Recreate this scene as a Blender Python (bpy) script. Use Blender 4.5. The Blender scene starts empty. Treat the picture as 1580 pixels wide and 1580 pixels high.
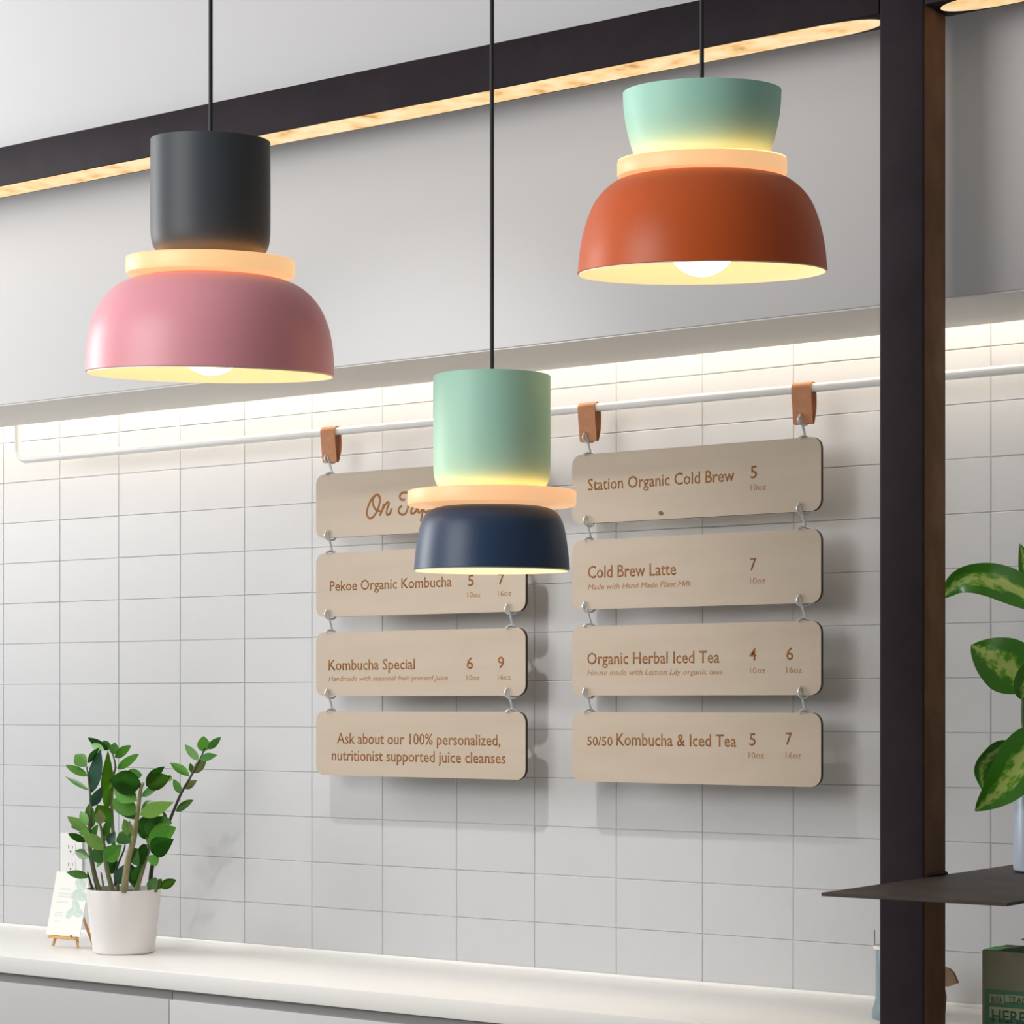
import bpy, bmesh, math, random
from mathutils import Vector, Matrix
random.seed(7)
S = bpy.context.scene
C = S.collection

# ------------------------------------------------------------------ camera
FPX, HORIZON, CAMZ = 3467.0, 1084.0, 1.455
TH = math.radians(54.4236)
RX, RY = math.sin(TH), math.cos(TH)          # camera right in the room (X along tiled wall, Y into it)
FX, FY = -math.cos(TH), math.sin(TH)         # camera forward
cd = bpy.data.cameras.new('camera'); cam = bpy.data.objects.new('camera', cd); C.objects.link(cam)
cd.sensor_width = 36.0; cd.sensor_fit = 'HORIZONTAL'
cd.lens = FPX / 1580.0 * 36.0
cd.shift_y = (HORIZON - 790.0) / 1580.0
cd.clip_start = 0.05
cam.location = (0, 0, CAMZ)
cam.rotation_euler = (math.pi / 2, 0, math.atan2(-FX, FY))
S.camera = cam

# ------------------------------------------------------------------ light and exposure
w = bpy.data.worlds.new('world'); S.world = w; w.use_nodes = True
bg = w.node_tree.nodes['Background']
bg.inputs[0].default_value = (0.95, 0.97, 1.0, 1); bg.inputs[1].default_value = 0.16

def area(name, loc, target, sx, sy, power, col):
    l = bpy.data.lights.new(name, 'AREA'); l.shape = 'RECTANGLE'; l.size = sx; l.size_y = sy
    l.energy = power; l.color = col
    o = bpy.data.objects.new(name, l); C.objects.link(o); o.location = loc
    o.rotation_euler = (Vector(target) - Vector(loc)).to_track_quat('-Z', 'Y').to_euler()
    return o
area('added_front_fill', (-2.55, 0.25, 2.3), (-2.0, 2.6, 2.1), 1.3, 1.2, 40, (1.0, 0.99, 0.98))  # unseen area light added to brighten the pendant lamps, no window there
area('window_side', (-5.9, 1.9, 2.45), (-3.4, 3.4, 2.3), 1.5, 1.4, 80, (1.0, 0.99, 0.98))
sl = bpy.data.lights.new('ceiling_spot', 'SPOT'); sl.energy = 100; sl.color = (1.0, 0.97, 0.93); sl.shadow_soft_size = 0.05
sl.spot_size = math.radians(42); sl.spot_blend = 0.9
so = bpy.data.objects.new('ceiling_spot', sl); C.objects.link(so); so.location = (-2.35, 1.9, 3.3)
so.rotation_euler = (Vector((-2.8, 3.8, 0.95)) - so.location).to_track_quat('-Z', 'Y').to_euler()

S.view_settings.view_transform = 'Standard'
S.view_settings.look = 'None'
S.view_settings.exposure = 0.0
S.view_settings.gamma = 1.0
S.view_settings.use_curve_mapping = False

# ------------------------------------------------------------------ helpers
def at(px, py, Y):
    """photo pixel -> point of the room on the plane parallel to the tiled wall at depth Y"""
    a = (px - 790.0) / FPX
    dx, dy = a * RX + FX, a * RY + FY
    t = Y / dy
    return Vector((dx * t, Y, CAMZ + (HORIZON - py) / FPX * t))

def srgb(r, g, b):
    f = lambda c: (c / 255 / 12.92) if c / 255 <= 0.04045 else ((c / 255 + 0.055) / 1.055) ** 2.4
    return (f(r), f(g), f(b), 1.0)

def mat(name, col, rough=0.5, metal=0.0, spec=0.5, noise=None, bump=None, emit=None, estr=0.0, coat=0.0, trans=0.0, sss=0.0):
    m = bpy.data.materials.new(name); m.use_nodes = True
    nt = m.node_tree; b = nt.nodes['Principled BSDF']
    b.inputs['Base Color'].default_value = col
    b.inputs['Roughness'].default_value = rough
    b.inputs['Metallic'].default_value = metal
    b.inputs['Specular IOR Level'].default_value = spec
    b.inputs['Coat Weight'].default_value = coat
    b.inputs['Transmission Weight'].default_value = trans
    if emit:
        b.inputs['Emission Color'].default_value = emit; b.inputs['Emission Strength'].default_value = estr
    if noise:   # (scale vector, second colour, detail, low, high)
        sc, c2, det, lo, hi = noise
        tc = nt.nodes.new('ShaderNodeTexCoord'); mp = nt.nodes.new('ShaderNodeMapping')
        mp.inputs['Scale'].default_value = sc
        n = nt.nodes.new('ShaderNodeTexNoise'); n.inputs['Scale'].default_value = 1.0; n.inputs['Detail'].default_value = det
        r = nt.nodes.new('ShaderNodeMapRange'); r.inputs[1].default_value = lo; r.inputs[2].default_value = hi
        mx = nt.nodes.new('ShaderNodeMix'); mx.data_type = 'RGBA'
        mx.inputs[6].default_value = col; mx.inputs[7].default_value = c2
        L = nt.links.new
        L(tc.outputs['Object'], mp.inputs[0]); L(mp.outputs[0], n.inputs['Vector']); L(n.outputs[0], r.inputs[0])
        L(r.outputs[0], mx.inputs[0]); L(mx.outputs[2], b.inputs['Base Color'])
        if emit == 'tex': pass
    if bump:    # (scale, strength)
        n2 = nt.nodes.new('ShaderNodeTexNoise'); n2.inputs['Scale'].default_value = bump[0]; n2.inputs['Detail'].default_value = 4
        tc2 = nt.nodes.new('ShaderNodeTexCoord'); bp = nt.nodes.new('ShaderNodeBump'); bp.inputs['Strength'].default_value = bump[1]
        bp.inputs['Distance'].default_value = 0.002
        nt.links.new(tc2.outputs['Object'], n2.inputs['Vector']); nt.links.new(n2.outputs[0], bp.inputs['Height'])
        nt.links.new(bp.outputs[0], b.inputs['Normal'])
    return m

def link(name, me, parent=None, mats=()):
    o = bpy.data.objects.new(name, me); C.objects.link(o)
    for m in mats: me.materials.append(m)
    if parent is not None: o.parent = parent
    return o

def mesh_of(bm, name='mesh', smooth=None):
    me = bpy.data.meshes.new(name)
    bmesh.ops.recalc_face_normals(bm, faces=bm.faces[:])
    if smooth is not None:
        for f in bm.faces: f.smooth = True
        for e in bm.edges:
            if len(e.link_faces) == 2 and e.calc_face_angle(0) > smooth: e.smooth = False
    bm.to_mesh(me); bm.free()
    return me

def empty(name, loc, label=None, cat=None, group=None):
    o = bpy.data.objects.new(name, None); C.objects.link(o); o.location = loc; o.empty_display_size = 0.05
    return tag(o, label, cat, group)

def tag(o, label=None, cat=None, group=None, kind=None):
    if label: o['label'] = label
    if cat: o['category'] = cat
    if group: o['group'] = group
    if kind: o['kind'] = kind
    return o

def box(bm, x0, x1, y0, y1, z0, z1, bevel=0.0, seg=2):
    r = bmesh.ops.create_cube(bm, size=1.0)
    vs = r['verts']
    bmesh.ops.scale(bm, vec=(x1 - x0, y1 - y0, z1 - z0), verts=vs)
    bmesh.ops.translate(bm, vec=((x0 + x1) / 2, (y0 + y1) / 2, (z0 + z1) / 2), verts=vs)
    if bevel:
        es = list({e for v in vs for e in v.link_edges})
        bmesh.ops.bevel(bm, geom=es, offset=bevel, segments=seg, profile=0.5, affect='EDGES')

def box_obj(name, x0, x1, y0, y1, z0, z1, m, parent=None, bevel=0.0, seg=2):
    bm = bmesh.new(); box(bm, x0, x1, y0, y1, z0, z1, bevel, seg)
    return link(name, mesh_of(bm, name, 0.6 if bevel else None), parent, [m])

def lathe(prof, seg=96, close_top=False, close_bot=False):
    """prof: list of (r, z) or (r, z, material index); index belongs to the band that starts there"""
    bm = bmesh.new(); rings = []
    for p in prof:
        r, z = p[0], p[1]
        if r < 1e-6: rings.append([bm.verts.new((0, 0, z))])
        else: rings.append([bm.verts.new((r * math.cos(2 * math.pi * i / seg), r * math.sin(2 * math.pi * i / seg), z)) for i in range(seg)])
    for k in range(len(rings) - 1):
        a, b = rings[k], rings[k + 1]; mi = prof[k][2] if len(prof[k]) > 2 else 0
        for i in range(seg):
            j = (i + 1) % seg
            if len(a) == 1 and len(b) == 1: continue
            if len(a) == 1: f = bm.faces.new((a[0], b[i], b[j]))
            elif len(b) == 1: f = bm.faces.new((a[i], b[0], a[j]))
            else: f = bm.faces.new((a[i], b[i], b[j], a[j]))
            f.material_index = mi
    return bm

def tube_mesh(pts, rad, seg=10, name='tube', caps=True):
    """tube through points; rad a number or one per point"""
    pts = [Vector(p) for p in pts]; n = len(pts)
    rads = rad if isinstance(rad, (list, tuple)) else [rad] * n
    bm = bmesh.new(); rings = []; up = None
    for i, p in enumerate(pts):
        d = (pts[min(i + 1, n - 1)] - pts[max(i - 1, 0)]).normalized()
        if up is None:
            up = Vector((0, 0, 1)) if abs(d.z) < 0.9 else Vector((0, 1, 0))
        s = d.cross(up).normalized(); up = s.cross(d).normalized()
        rings.append([bm.verts.new(p + (s * math.cos(2 * math.pi * k / seg) + up * math.sin(2 * math.pi * k / seg)) * rads[i]) for k in range(seg)])
    for i in range(n - 1):
        for k in range(seg):
            j = (k + 1) % seg
            bm.faces.new((rings[i][k], rings[i][j], rings[i + 1][j], rings[i + 1][k]))
    if caps:
        bm.faces.new(rings[0][::-1]); bm.faces.new(rings[-1])
    return mesh_of(bm, name, 0.8)

def spline(ctrl, n=8):
    """Catmull-Rom through control points"""
    P = [Vector(c) for c in ctrl]; P = [P[0] * 2 - P[1]] + P + [P[-1] * 2 - P[-2]]
    out = []
    for i in range(1, len(P) - 2):
        a, b, c, d = P[i - 1:i + 3]
        for k in range(n):
            t = k / n
            out.append(0.5 * ((2 * b) + (c - a) * t + (2 * a - 5 * b + 4 * c - d) * t * t + (3 * b - a - 3 * c + d) * t ** 3))
    out.append(P[-2]); return out

def rounded_plate(x0, x1, z0, z1, y0, y1, r, seg=6):
    """plate facing -Y: face material 0, rim material 1, back material 2 (front at y0)"""
    bm = bmesh.new(); pts = []
    for cx, cz, a0 in ((x1 - r, z1 - r, 0), (x0 + r, z1 - r, 90), (x0 + r, z0 + r, 180), (x1 - r, z0 + r, 270)):
        for k in range(seg + 1):
            a = math.radians(a0 + 90 * k / seg); pts.append((cx + r * math.cos(a), cz + r * math.sin(a)))
    fr = [bm.verts.new((x, y0, z)) for x, z in pts]; bk = [bm.verts.new((x, y1, z)) for x, z in pts]
    f = bm.faces.new(fr); f.material_index = 0
    f = bm.faces.new(bk[::-1]); f.material_index = 0
    n = len(pts)
    for i in range(n):
        f = bm.faces.new((fr[i], bk[i], bk[(i + 1) % n], fr[(i + 1) % n])); f.material_index = 1
    return bm

# ------------------------------------------------------------------ materials
M = {}
M['plaster'] = mat('plaster', srgb(207, 207, 208), 0.85, bump=(60, 0.04))
M['ceiling'] = mat('ceiling', srgb(225, 225, 225), 0.9, bump=(60, 0.04))
M['floor'] = mat('floor', srgb(188, 184, 178), 0.6, noise=((3, 3, 3), srgb(170, 166, 160), 4, 0.3, 0.7))
M['tile'] = mat('tile', srgb(195, 196, 198), 0.45, spec=0.3, noise=((7, 7, 7), srgb(192, 193, 195), 2, 0.3, 0.7))
M['grout'] = mat('grout', srgb(184, 184, 185), 0.9, bump=(300, 0.2))
M['steel'] = mat('steel', srgb(42, 33, 40), 0.6, metal=0.0, spec=0.18, noise=((14, 14, 14), srgb(35, 27, 33), 6, 0.35, 0.65), bump=(180, 0.12))
M['flank_warm_light'] = mat('flank_warm_light', srgb(132, 98, 70), 0.7, spec=0.2, noise=((16, 16, 9), srgb(112, 80, 56), 6, 0.35, 0.65), bump=(150, 0.15))
M['shelf_steel'] = mat('shelf_steel', srgb(70, 60, 56), 0.55, spec=0.4, noise=((12, 12, 12), srgb(56, 47, 44), 5, 0.35, 0.65), bump=(150, 0.1))
M['white_metal'] = mat('white_metal', srgb(228, 228, 226), 0.3, spec=0.5)
M['leather'] = mat('leather', srgb(190, 130, 88), 0.6, noise=((60, 60, 60), srgb(174, 114, 74), 5, 0.3, 0.7), bump=(400, 0.2))
M['chrome'] = mat('chrome', srgb(214, 214, 212), 0.25, metal=0.45)
M['birch'] = mat('birch', srgb(188, 174, 157), 0.55, spec=0.25, noise=((5, 5, 22), srgb(181, 166, 148), 6, 0.3, 0.7))
M['burnt_edge'] = mat('burnt_edge', srgb(62, 44, 30), 0.8)
M['engraving'] = mat('engraving', srgb(156, 102, 50), 0.85, noise=((90, 90, 90), srgb(124, 78, 38), 3, 0.35, 0.65))
M['engraving_fine'] = mat('engraving_fine', srgb(168, 126, 88), 0.85, noise=((90, 90, 90), srgb(150, 108, 72), 3, 0.35, 0.65))
M['knot'] = mat('knot', srgb(120, 84, 62), 0.8)
M['cable'] = mat('cable', srgb(20, 18, 24), 0.6)
M['worktop'] = mat('worktop', srgb(232, 231, 228), 0.3, spec=0.45, noise=((6, 6, 6), srgb(230, 230, 228), 3, 0.4, 0.6))
M['cabinet'] = mat('cabinet', srgb(196, 196, 197), 0.4)
M['channel'] = mat('channel', srgb(150, 149, 149), 0.45, metal=0.3)
M['dark_gap'] = mat('dark_gap', srgb(60, 60, 62), 0.9)

# ------------------------------------------------------------------ the setting
WALL = 3.8125                       # front of the tiles
XL, XR = -5.6, -0.2
CEIL = 3.4
TX0, TW, TZ0, THT = -4.28393, 0.201739, CAMZ + 0.5447, 0.1
COUNTER_Z = TZ0 - 11 * THT          # worktop level

tag(box_obj('floor', XL, 1.4, -1.6, WALL + 0.2, -0.1, 0.0, M['floor']), 'grey concrete floor below the counter', kind='structure')
tag(box_obj('ceiling', XL, 1.4, 0.9, WALL + 0.2, CEIL, CEIL + 0.1, M['ceiling']), 'white painted ceiling above the pendant lamps', kind='structure')

wall = empty('wall_back', ((XL + XR) / 2, WALL, 0), 'white tiled back wall behind the menu boards'); tag(wall, kind='structure')
wl = wall.location
box_obj('grout_bed', XL - wl.x, XR - wl.x, 0.0016, 0.2, 0, CEIL, M['grout'], wall)
tile_meshes = []
for v in range(3):
    bm = bmesh.new()
    g = 0.0006
    box(bm, -TW / 2 + g, TW / 2 - g, 0.0, 0.009, -THT / 2 + g, THT / 2 - g)
    fe = [e for e in bm.edges if all(abs(vv.co.y) < 1e-6 for vv in e.verts)]
    bmesh.ops.bevel(bm, geom=fe, offset=0.0008 + 0.0002 * v, segments=1, profile=0.6, affect='EDGES')
    me = mesh_of(bm, 'tile'); me.materials.append(M['tile']); tile_meshes.append(me)
for c in range(-3, 16):
    for r in range(-2, 11):
        o = bpy.data.objects.new('tile', random.choice(tile_meshes)); C.objects.link(o); o.parent = wall
        o.location = (TX0 + (c + 0.5) * TW - wl.x, random.uniform(-0.0003, 0.0003), TZ0 - (r + 0.5) * THT)
        o.rotation_euler = (random.uniform(-1, 1) * 0.0012, 0, random.uniform(-1, 1) * 0.001)

BZ = CAMZ + 0.666                   # underside of the bulkhead
BY0, BY1 = 3.4225, 3.69
bulk = tag(box_obj('wall_bulkhead', XL, XR, BY0, BY1, BZ, CEIL, M['plaster'], bevel=0.003), 'white plaster bulkhead above the tiled wall', kind='structure')
M['soffit_bounce'] = mat('soffit_bounce', srgb(240, 238, 234), 0.8)  # whiter than the bulkhead plaster: bounce light painted onto the underside
box_obj('soffit_bounce_panel', XL, XR, BY0 + 0.004, BY1 - 0.001, BZ - 0.002, BZ - 0.0001, M['soffit_bounce'], bulk)
box_obj('slot_lid', XL, XR, BY1, WALL + 0.003, BZ + 0.10, BZ + 0.12, M['plaster'], bulk)

# cove light behind the bulkhead lip
M['cove_led'] = mat('cove_led', srgb(255, 240, 215), 0.5, emit=srgb(255, 241, 221), estr=24.0)
cove = empty('cove_light', (-2.9, 3.722, BZ + 0.085), 'long warm white strip light hidden in the slot above the tiles', 'strip light')
box_obj('profile', -2.3, 2.3, -0.014, 0.014, 0.004, 0.012, M['white_metal'], cove)
box_obj('diffuser', -2.3, 2.3, -0.011, 0.011, 0.0, 0.0039, M['cove_led'], cove)

# ------------------------------------------------------------------ counter and cabinets
CY = 3.36
wt = tag(box_obj('worktop', XL + 0.1, -0.5, CY, WALL - 0.001, COUNTER_Z - 0.038, COUNTER_Z, M['worktop'], bevel=0.0025),
         'long white worktop running along the tiled wall', 'worktop')
box_obj('upstand', XL + 0.1, -0.5, WALL - 0.007, WALL - 0.001, COUNTER_Z - 0.001, COUNTER_Z + 0.007, M['worktop'], wt, 0.002)
DZ = COUNTER_Z - 0.0585
labs = ['pale grey cabinet with recessed grip channel below the potted plant', 'pale grey cabinet with recessed grip channel below the menu boards',
        'pale grey cabinet below the right end of the worktop, behind the post']
edges = [-4.28, -3.276, -2.27, -1.27]
for i in range(3):
    x0, x1 = edges[i], edges[i + 1]
    cab = empty('base_cabinet', ((x0 + x1) / 2, (CY + WALL) / 2, 0), labs[i], 'cabinet', 'base cabinets under the worktop')
    cx, cy = cab.location.x, cab.location.y
    box_obj('carcass', x0 + 0.001 - cx, x1 - 0.001 - cx, CY + 0.03 - cy, WALL - 0.02 - cy, 0.09, COUNTER_Z - 0.0382, M['cabinet'], cab)
    box_obj('grip_channel', x0 + 0.0009 - cx, x1 - 0.0009 - cx, CY + 0.012 - cy, CY + 0.0299 - cy, DZ - 0.02, COUNTER_Z - 0.0385, M['channel'], cab, 0.001)
    box_obj('door', x0 + 0.0014 - cx, x1 - 0.0014 - cx, CY + 0.002 - cy, CY + 0.0115 - cy, 0.1, DZ, M['cabinet'], cab, 0.001)
    box_obj('plinth', x0 - cx, x1 - cx, CY + 0.07 - cy, CY + 0.09 - cy, 0, 0.09, M['channel'], cab)

# ------------------------------------------------------------------ steel frame with shelf and light strips
PYF, PYB = 3.25, 3.331               # post front / back
PX0, PX1 = -1.606, -1.528
BMZ0, BMZ1 = CAMZ + 1.097, CAMZ + 1.180
frame = empty('steel_frame', ((PX0 + PX1) / 2, (PYF + PYB) / 2, 0), 'dark steel post and beam frame with a thin plate shelf and lit underside', 'frame')
fx, fy = frame.location.x, frame.location.y
post = box_obj('post', PX0 - fx, PX1 - fx, PYF - fy, PYB - fy, 0, CEIL, M['steel'], frame, 0.004, 3)
post.data.materials.append(M['flank_warm_light'])                 # flank coloured brown to carry the beam strip's warm light
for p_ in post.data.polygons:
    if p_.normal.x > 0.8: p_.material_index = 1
M['strip_glow'] = None
def glow_strip():
    m = bpy.data.materials.new('strip_glow'); m.use_nodes = True; nt = m.node_tree; b = nt.nodes['Principled BSDF']
    b.inputs['Roughness'].default_value = 0.6
    tc = nt.nodes.new('ShaderNodeTexCoord'); n = nt.nodes.new('ShaderNodeTexNoise'); n.inputs['Scale'].default_value = 24; n.inputs['Detail'].default_value = 8
    cr = nt.nodes.new('ShaderNodeValToRGB'); e = cr.color_ramp.elements
    e[0].position = 0.27; e[0].color = srgb(200, 140, 72); e[1].position = 0.42; e[1].color = srgb(252, 208, 142)
    x = cr.color_ramp.elements.new(0.62); x.color = srgb(255, 230, 184)
    L = nt.links.new
    L(tc.outputs['Object'], n.inputs['Vector']); L(n.outputs[0], cr.inputs[0]); L(cr.outputs[0], b.inputs['Emission Color'])
    b.inputs['Base Color'].default_value = srgb(120, 90, 60); b.inputs['Emission Strength'].default_value = 0.95
    return m
M['strip_glow'] = glow_strip()
def stadium(x0, x1, y0, y1, z0, z1):
    bm = bmesh.new(); r = (y1 - y0) / 2; k = 2.6; pts = []
    for s, cx in ((1, x1 - k * r), (-1, x0 + k * r)):
        for i in range(17):
            a = math.radians(-90 + 180 * i / 16) if s == 1 else math.radians(90 + 180 * i / 16)
            pts.append((cx + k * r * math.cos(a), (y0 + y1) / 2 + r * math.sin(a)))
    lo = [bm.verts.new((x, y, z0)) for x, y in pts]; hi = [bm.verts.new((x, y, z1)) for x, y in pts]
    bm.faces.new(lo); bm.faces.new(hi[::-1]); n = len(pts)
    for i in range(n): bm.faces.new((lo[i], lo[(i + 1) % n], hi[(i + 1) % n], hi[i]))
    return mesh_of(bm, 'strip')
for x0, x1 in ((-5.1, PX0 - 0.0002), (PX1 + 0.0002, -0.5)):
    bo = box_obj('beam', x0 - fx, x1 - fx, PYF - fy, PYB - fy, BMZ0, BMZ1, M['steel'], frame, 0.003, 2)
    link('light_strip', stadium(x0 + 0.012 - fx, x1 - 0.012 - fx, PYF + 0.003 - fy, PYB - 0.010 - fy, BMZ0 - 0.0012, BMZ0 + 0.004), bo, [M['strip_glow']])
SHZ = CAMZ - 0.275
SX0, SX1, SY0, SY1 = PX1 - 0.002, -1.241, 2.904, 3.72
# plate with a notch so that it hugs the right flank of the post
bm = bmesh.new(); box(bm, SX0 + 0.0025 - fx, SX1 - fx, SY0 - fy, SY1 - fy, SHZ - 0.005, SHZ, 0.0008, 1)
link('shelf', mesh_of(bm, 'shelf'), frame, [M['shelf_steel']])
link('weld_bead', tube_mesh([(PX1 + 0.001 - fx, PYF + 0.004 - fy, SHZ + 0.002), (PX1 + 0.002 - fx, 0, SHZ + 0.003), (PX1 + 0.001 - fx, PYB - 0.003 - fy, SHZ + 0.002)], 0.0035, 8), frame, [M['steel']])

# ------------------------------------------------------------------ hanging rail
RYD, RZ, RR = 3.715, CAMZ + 0.584, 0.0085
rail = empty('hanging_rail', (-2.6, RYD, RZ), 'white round metal rail hung under the bulkhead carrying the leather loops', 'rail')
xl, xr, rb = at(28, 700, RYD).x, -0.75, 0.03
TOPZ = BZ + 0.10
pts = [(xl, 0, TOPZ - RZ)]
pts += [(xl, 0, rb)] + [(xl + rb - rb * math.cos(a), 0, rb - rb * math.sin(a)) for a in [math.pi / 2 * i / 8 for i in range(1, 8)]] + [(xl + rb, 0, 0)]
pts += [(xl + rb + (xr - xl - 2 * rb) * i / 10, 0, 0) for i in range(1, 10)]
pts += [(xr - rb, 0, 0)] + [(xr - rb + rb * math.sin(a), 0, rb - rb * math.cos(a)) for a in [math.pi / 2 * i / 8 for i in range(1, 8)]] + [(xr, 0, rb), (xr, 0, TOPZ - RZ)]
link('rail_tube', tube_mesh([(x + 2.6, y, z) for x, y, z in pts], RR, 20), rail, [M['white_metal']])
for xx in (xl, xr):
    bm = lathe([(0, 0), (0.018, 0), (0.018, -0.004), (RR, -0.005)], 24)
    o = link('mounting_flange', mesh_of(bm, 'flange', 0.5), rail, [M['white_metal']]); o.location = (xx + 2.6, 0, TOPZ - RZ)

# ------------------------------------------------------------------ menu boards
BDY = RYD                            # boards hang straight below the rail
BTH = 0.008
BF = BDY - BTH / 2                   # front face
def text_mesh(s, width, cap, shear=0.0, ex=0.0004, bold=0.005):
    cu = bpy.data.curves.new('text', 'FONT'); cu.body = s; cu.size = 1.0; cu.shear = shear; cu.resolution_u = 2; cu.offset = bold
    o = bpy.data.objects.new('text', cu); C.objects.link(o)
    dg = bpy.context.evaluated_depsgraph_get()
    me = bpy.data.meshes.new_from_object(o.evaluated_get(dg))
    bpy.data.objects.remove(o); bpy.data.curves.remove(cu)
    xs = [v.co.x for v in me.vertices]; x0, x1 = min(xs), max(xs)
    sx, sz = width / (x1 - x0), cap / 0.66
    bm = bmesh.new(); bm.from_mesh(me); bpy.data.meshes.remove(me)
    for v in bm.verts: v.co = Vector(((v.co.x - x0) * sx, 0, v.co.y * sz))
    r = bmesh.ops.extrude_face_region(bm, geom=bm.faces[:])
    bmesh.ops.translate(bm, vec=(0, -ex, 0), verts=[g for g in r['geom'] if isinstance(g, bmesh.types.BMVert)])
    return mesh_of(bm, 'lettering')
def px_text(parent, s, xl, xr, base, cap, m, Yf, shear=0.0, name='lettering'):
    a, b = at(xl, base, Yf), at(xr, base, Yf)
    t = Yf / (((xl + xr) / 2 - 790) / FPX * RY + FY)
    o = link(name, text_mesh(s, b.x - a.x, cap * t / FPX, shear, bold=0.006 if cap > 12 else 0.0), None, [m])
    o.parent = parent; o.location = Vector((a.x, Yf + 0.0001, a.z)) - parent.location
    return o
BW, BH, PITCH, BTOP = 0.555, 0.1375, 0.1705, CAMZ + 0.4925
cols = (-3.176, -2.507)
labels = [['birch menu board reading On Tap in script, topmost in the left column', 'birch menu board listing organic kombucha at 5 and 7, below the script board',
           'birch menu board listing a kombucha special at 6 and 9', 'birch board asking about personalized juice cleanses, lowest in the left column'],
          ['birch menu board listing organic cold brew, topmost in the right column', 'birch menu board listing a cold brew latte at 7',
           'birch menu board listing herbal iced tea at 4 and 6', 'birch menu board listing mixed kombucha and iced tea, lowest in the right column']]
texts = {
 (0, 1): [('Pekoe Organic Kombucha', 509, 697, 912, 15, 0), ('5', 722, 731, 904, 16, 0), ('7', 769, 778, 902, 16, 0), ('10oz', 721, 741, 922, 8, 1), ('16oz', 768, 789, 920, 8, 1)],
 (0, 2): [('Kombucha Special', 507, 640, 1034, 15.5, 0), ('Handmade with seasonal fruit pressed juice', 507, 691, 1051, 7.5, 2), ('6', 720, 730, 1032, 17, 0), ('9', 768, 778, 1031, 17, 0), ('10oz', 720, 740, 1050, 8, 1), ('16oz', 768, 788, 1049, 8, 1)],
 (0, 3): [('Ask about our 100% personalized,', 520, 772, 1147, 16, 0), ('nutritionist supported juice cleanses', 512, 780, 1173, 16, 0)],
 (1, 0): [('Station Organic Cold Brew', 907, 1133, 757, 17.5, 0), ('5', 1158, 1168, 738, 18, 0), ('10oz', 1158, 1182, 757, 9, 1)],
 (1, 1): [('Cold Brew Latte', 907, 1043, 892, 18, 0), ('Made with Hand Made Plant Milk', 907, 1067, 910, 8.5, 2), ('7', 1157, 1167, 880, 18, 0), ('10oz', 1157, 1181, 901, 9, 1)],
 (1, 2): [('Organic Herbal Iced Tea', 906, 1110, 1025, 17.5, 0), ('House made with Lemon Lily organic teas', 906, 1115, 1042, 8, 2), ('4', 1156, 1167, 1019, 18, 0), ('6', 1213, 1224, 1018, 18, 0), ('10oz', 1157, 1181, 1039, 8.5, 1), ('16oz', 1213, 1237, 1038, 8.5, 1)],
 (1, 3): [('50/50', 906, 945, 1150, 13, 0), ('Kombucha & Iced Tea', 951, 1136, 1150, 18, 0), ('5', 1156, 1166, 1150, 18, 0), ('7', 1212, 1222, 1149, 18, 0), ('10oz', 1155, 1179, 1170, 9, 1), ('16oz', 1212, 1236, 1170, 9, 1)],
}
HOFF, HDROP = 0.038, 0.0125
boards = {}
for ci, x0 in enumerate(cols):
    for k in range(4):
        zt = BTOP - PITCH * k
        b = empty('menu_board', (x0 + BW / 2, BDY, zt - BH), labels[ci][k], 'menu board', 'wooden menu boards hanging on hooks')
        boards[ci, k] = b
        bm = rounded_plate(-BW / 2, BW / 2, 0, BH, -BTH / 2, BTH / 2, 0.021)
        link('panel', mesh_of(bm, 'panel', 0.5), b, [M['birch'], M['burnt_edge']])
        for sx in (-1, 1):
            for zz in ((HDROP, BH - HDROP) if k < 3 else (BH - HDROP,)):
                bm = lathe([(0.0, -0.0003), (0.0042, -0.0003), (0.0042, 0.0)], 16)
                h = link('hook_hole', mesh_of(bm, 'hole'), b, [M['dark_gap']])
                h.location = (sx * (BW / 2 - HOFF), -BTH / 2 - 0.0001, zz); h.rotation_euler = (math.radians(90), 0, 0)
        for s, xa, xb, base, cap, kind in texts.get((ci, k), []):
            px_text(b, s, xa, xb, base, cap, M['engraving'] if kind == 0 else M['engraving_fine'], BF, 0.25 if kind == 2 else 0.0)
# the drawn script word on the first board
script = [
 [(690, 915), (655, 885), (605, 925), (562, 1010), (545, 1090), (570, 1145), (612, 1133), (657, 1070), (687, 980), (690, 915), (662, 884), (628, 908), (612, 960), (624, 1020), (658, 1060), (694, 1066)],
 [(688, 1117), (712, 1060), (735, 985)], [(706, 1080), (742, 1008), (775, 968), (790, 985), (766, 1060), (770, 1106), (800, 1094), (822, 1036)],
 [(968, 940), (930, 941), (911, 915), (920, 880), (955, 860), (1010, 866), (1060, 878), (1140, 858)], [(1040, 872), (1016, 950), (1000, 1030), (976, 1090), (936, 1106), (900, 1078), (904, 1036), (935, 1008)],
 [(1132, 1000), (1088, 990), (1046, 1040), (1036, 1088), (1076, 1084), (1110, 1030), (1132, 1000), (1112, 1066), (1130, 1084), (1165, 1046)],
 [(1196, 975), (1168, 1060), (1142, 1180)], [(1178, 1020), (1216, 985), (1250, 1000), (1240, 1050), (1206, 1080), (1170, 1060)]]
b = boards[0, 0]
bm_all = bmesh.new()
for st in script:
    P = [at(490 + x / 7.18, 640 + y / 7.18, BF) for x, y in st]
    me = tube_mesh([Vector((p.x, 0, p.z)) for p in spline(P, 6)], 0.0025, 8)
    bm_all.from_mesh(me); bpy.data.meshes.remove(me)
for v in bm_all.verts: v.co.y *= 0.25
o = link('lettering', mesh_of(bm_all, 'script', 0.8), b, [M['engraving']]); o.location = Vector((0, BF, 0)) - b.location
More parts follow.
